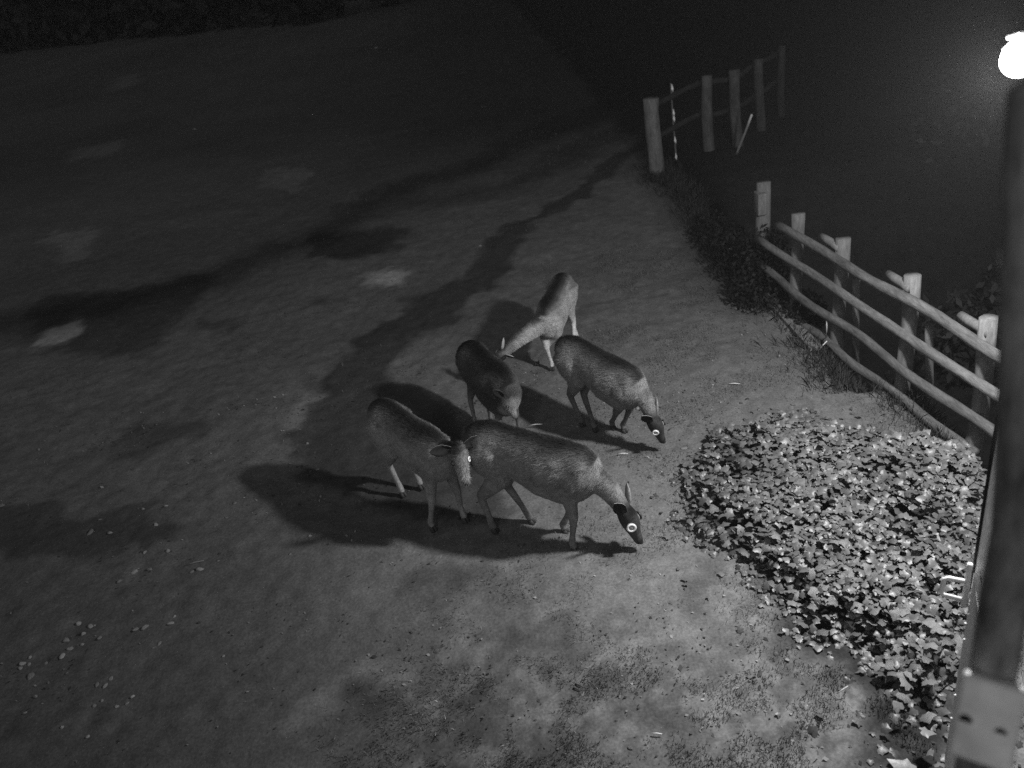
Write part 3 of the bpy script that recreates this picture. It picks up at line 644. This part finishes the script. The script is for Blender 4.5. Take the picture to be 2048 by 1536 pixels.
prop(link('long_grass', blades('long_grass', X, Y, .13, .006, .045*RNG.uniform(.4, 1.8, len(X)), 1.0, 4), MGRASS), 'longer rough grass hanging over the edge under the fence', 'grass', kind='stuff')
# scattered crumbs of soil, bark and dead leaf
n = 14000; X = RNG.uniform(-4.5, 2.6, n); Y = RNG.uniform(2.3, 7.5, n); k = RNG.random(n) < smooth(.45, .75, fbm(X, Y, 2.2, 66, 4))*.9+.06; X, Y = X[k], Y[k]; n = len(X)
Z = gz(X, Y)+.004; a_ = RNG.uniform(0, 6.3, n); l_ = RNG.uniform(.004, .013, n)*(1+.6*(RNG.random(n) < .08)); c_, s_ = np.cos(a_)*l_, np.sin(a_)*l_; q_ = RNG.uniform(.25, .8, n)
P4 = np.stack([np.stack([X-c_, Y-s_, Z-.003], 1), np.stack([X+s_*q_, Y-c_*q_, Z+l_*.3], 1), np.stack([X+c_, Y+s_, Z+l_*.5], 1), np.stack([X-s_*q_, Y+c_*q_, Z], 1)], 1).reshape(-1, 3)
la = alb_at(X, Y)*np.where(RNG.random(n) < .35, RNG.uniform(1.3, 2.4, n), RNG.uniform(.2, .8, n))
prop(link('litter', np_mesh('litter', P4, np.arange(n*4).reshape(-1, 4), np.repeat(la, 4)), MGRASS), 'crumbs of soil, bark and dead leaf strewn over the bare ground', 'litter', kind='stuff')
# tufts in the far field
n = 60000; X = RNG.uniform(-16, 3, n); Y = RNG.uniform(7, 40, n); cl = fbm(X, Y, .8, 23, 4)
k = RNG.random(n) < smooth(.56, .72, cl); X, Y = X[k], Y[k]
prop(link('field_tufts', blades('field_tufts', X, Y, .035, .011, .085*RNG.uniform(.6, 1.6, len(X)), 1.2, 5), MGRASS), 'scattered pale tufts over the dark field', 'grass', kind='stuff')

# ------------------------------------------------------------------ loose stones
def stone_mesh(seed):
    random.seed(seed); bm = bmesh.new(); bmesh.ops.create_icosphere(bm, subdivisions=2, radius=1)
    ph = [random.uniform(0, 6) for _ in range(3)]
    for v in bm.verts:
        q = 1+.22*math.sin(2.3*v.co.x+ph[0])*math.sin(2.7*v.co.y+ph[1])+.12*math.sin(5*v.co.z+ph[2])+random.uniform(-.06, .06); v.co *= q
    me = bpy.data.meshes.new('stone'); bm.to_mesh(me); bm.free(); me.materials.append(MSTONE)
    for p in me.polygons: p.use_smooth = True
    return me
SM = [stone_mesh(s) for s in range(5)]; random.seed(11)
st = [(157, 1246, 9), (183, 1254, 7), (190, 1253, 4), (168, 1269, 7), (132, 1280, 10), (164, 1289, 6), (200, 1277, 7), (140, 1297, 8), (125, 1312, 9), (290, 1256, 9), (272, 1260, 8), (342, 1245, 8), (349, 1232, 4), (60, 1314, 5),
      (45, 1327, 8), (57, 1327, 7), (41, 1336, 6), (90, 1325, 5), (62, 1352, 8), (210, 1372, 8), (195, 1370, 6), (222, 1358, 6), (72, 1395, 7), (188, 1411, 6), (203, 1401, 6), (235, 1415, 5), (255, 1409, 5), (267, 1396, 6), (51, 1426, 5), (125, 1456, 6), (175, 1472, 6),
      (300, 1140, 8), (268, 1145, 7), (240, 1165, 6), (336, 1103, 8), (290, 1106, 7), (402, 1142, 10), (385, 1147, 6), (313, 1051, 7), (286, 1017, 5), (437, 1124, 4), (453, 1035, 4), (180, 1064, 8), (220, 1066, 8), (318, 1287, 6), (448, 1313, 4),
      (634, 936, 5), (614, 885, 5), (580, 1108, 5), (620, 1072, 5), (4, 1012, 7), (1240, 1398, 5), (1260, 1498, 7), (470, 1008, 6), (960, 490, 5), (752, 96, 5), (390, 258, 5)]
CL = [('stones far off in the dark field', lambda x, y: y < 600, 'pale stone far off in the dark field, {} from the left'),
      ('pebbles on the foreground turf', lambda x, y: x > 1200, 'pale pebble on the foreground turf below the deer, {} from the left'),
      ('stones at the left edge of the mud', lambda x, y: y > 1300 and x < 105, 'small stone by the left edge of the lower mud, {} from the left'),
      ('stones in the row across the mud', lambda x, y: 1225 < y <= 1325 and x < 240, 'pale stone in the loose row across the left mud, {} from the left'),
      ('stones at the right end of the row', lambda x, y: 1225 < y <= 1325, 'pale stone at the right end of the stone row, {} from the left'),
      ('stones below the row', lambda x, y: y > 1325, 'small stone scattered below the stone row, {} from the left'),
      ('pebbles beside the deer shadows', lambda x, y: x > 440, 'bright pebble on the ground left of the herd shadows, {} from the left'),
      ('stones above the row', lambda x, y: True, 'pale stone on the dark patch above the stone row, {} from the left')]
ORD = 'first second third fourth fifth sixth seventh eighth ninth tenth eleventh twelfth thirteenth'.split()
seen = {}
for i, (px, py, d_) in enumerate(sorted(st)):
    p = g(px, py); pxm = F_PX/np.linalg.norm(p-CC); r = d_/pxm*.62
    grp, _, lb = next(c for c in CL if c[1](px, py)); k = seen.get(grp, 0); seen[grp] = k+1
    o = bpy.data.objects.new('stone', SM[i % 5]); COL.objects.link(o); o.location = (p[0], p[1], float(gz(p[0], p[1]))+r*.05)
    o.scale = (r*random.uniform(.9, 1.6), r*random.uniform(.7, 1.1), r*random.uniform(.4, .75)); o.rotation_euler = (random.uniform(-.3, .3), random.uniform(-.3, .3), random.uniform(0, 6))
    prop(o, lb.format(ORD[k]), 'stone', grp)
# straws and twigs
def straw(label, a, b, za, zb, r, mat, nm='straw', cat='straw'):
    A_, B_ = g(*a, za), g(*b, zb); o = thing(nm, label, cat, tuple(A_)); bm = bmesh.new(); mid = (A_+B_)/2+np.array([0, 0, .004])
    tube(bm, [tuple(A_-A_), tuple(mid-A_), tuple(B_-A_)], [r, r, r*.6], seg=6); obj('stalk', bm, mat, o)
straw('bright white straw lying behind the largest deer back', (1058, 851), (1086, 848), .02, .03, .004, MSTRAW)
straw('bright short straw on the turf between the two right-hand grazing deer', (1236, 908), (1256, 907), .02, .02, .004, MSTRAW)
straw('pale straw on the turf near the right end of the rail fence', (1458, 767), (1482, 768), .02, .02, .004, MSTRAW)
straw('bent pale stalk standing up against the lowest fence rail', (1654, 635), (1653, 672), .30, .1, .006, MSTRAW)
straw('curved pale stalk lying on the turf edge below the bent stalk', (1654, 682), (1638, 700), .08, .01, .005, MSTRAW)
straw('long pale stalk lying near the lower end of the ivy', (1674, 1388), (1696, 1372), .02, .05, .003, MSTRAW)
straw('straight pale stem standing in the turf at the bottom edge', (1636, 1510), (1634, 1495), .0, .05, .003, MSTRAW)
straw('pale straw across the ground in the lower-left field', (372, 1130), (408, 1121), .01, .01, .005, MSTONE)
straw('dark upper twig of a parallel pair in the foreground turf', (1150, 1368), (1166, 1375), .012, .012, .004, MDARK, 'twig', 'twig')
straw('dark lower twig of a parallel pair in the foreground turf', (1146, 1376), (1159, 1382), .012, .012, .004, MDARK, 'twig', 'twig')
straw('bright twig lying on the turf far right in the foreground', (1304, 1467), (1324, 1468), .015, .015, .004, MSTRAW, 'twig', 'twig')

# ------------------------------------------------------------------ thin night mist
bm = bmesh.new(); box(bm, (-10, 32, 3.4), (120, 90, 13.4))
hz_o = obj('haze', bm, None, smooth=False); hm = bpy.data.materials.new('mist'); hm.use_nodes = True; N = hm.node_tree.nodes; N.clear()
pv = N.new('ShaderNodeVolumePrincipled'); pv.inputs['Color'].default_value = (.95, .95, .95, 1); pv.inputs['Density'].default_value = .0009; pv.inputs['Anisotropy'].default_value = .1
mo = N.new('ShaderNodeOutputMaterial'); hm.node_tree.links.new(pv.outputs[0], mo.inputs['Volume']); hz_o.data.materials.append(hm); hz_o['kind'] = 'stuff'
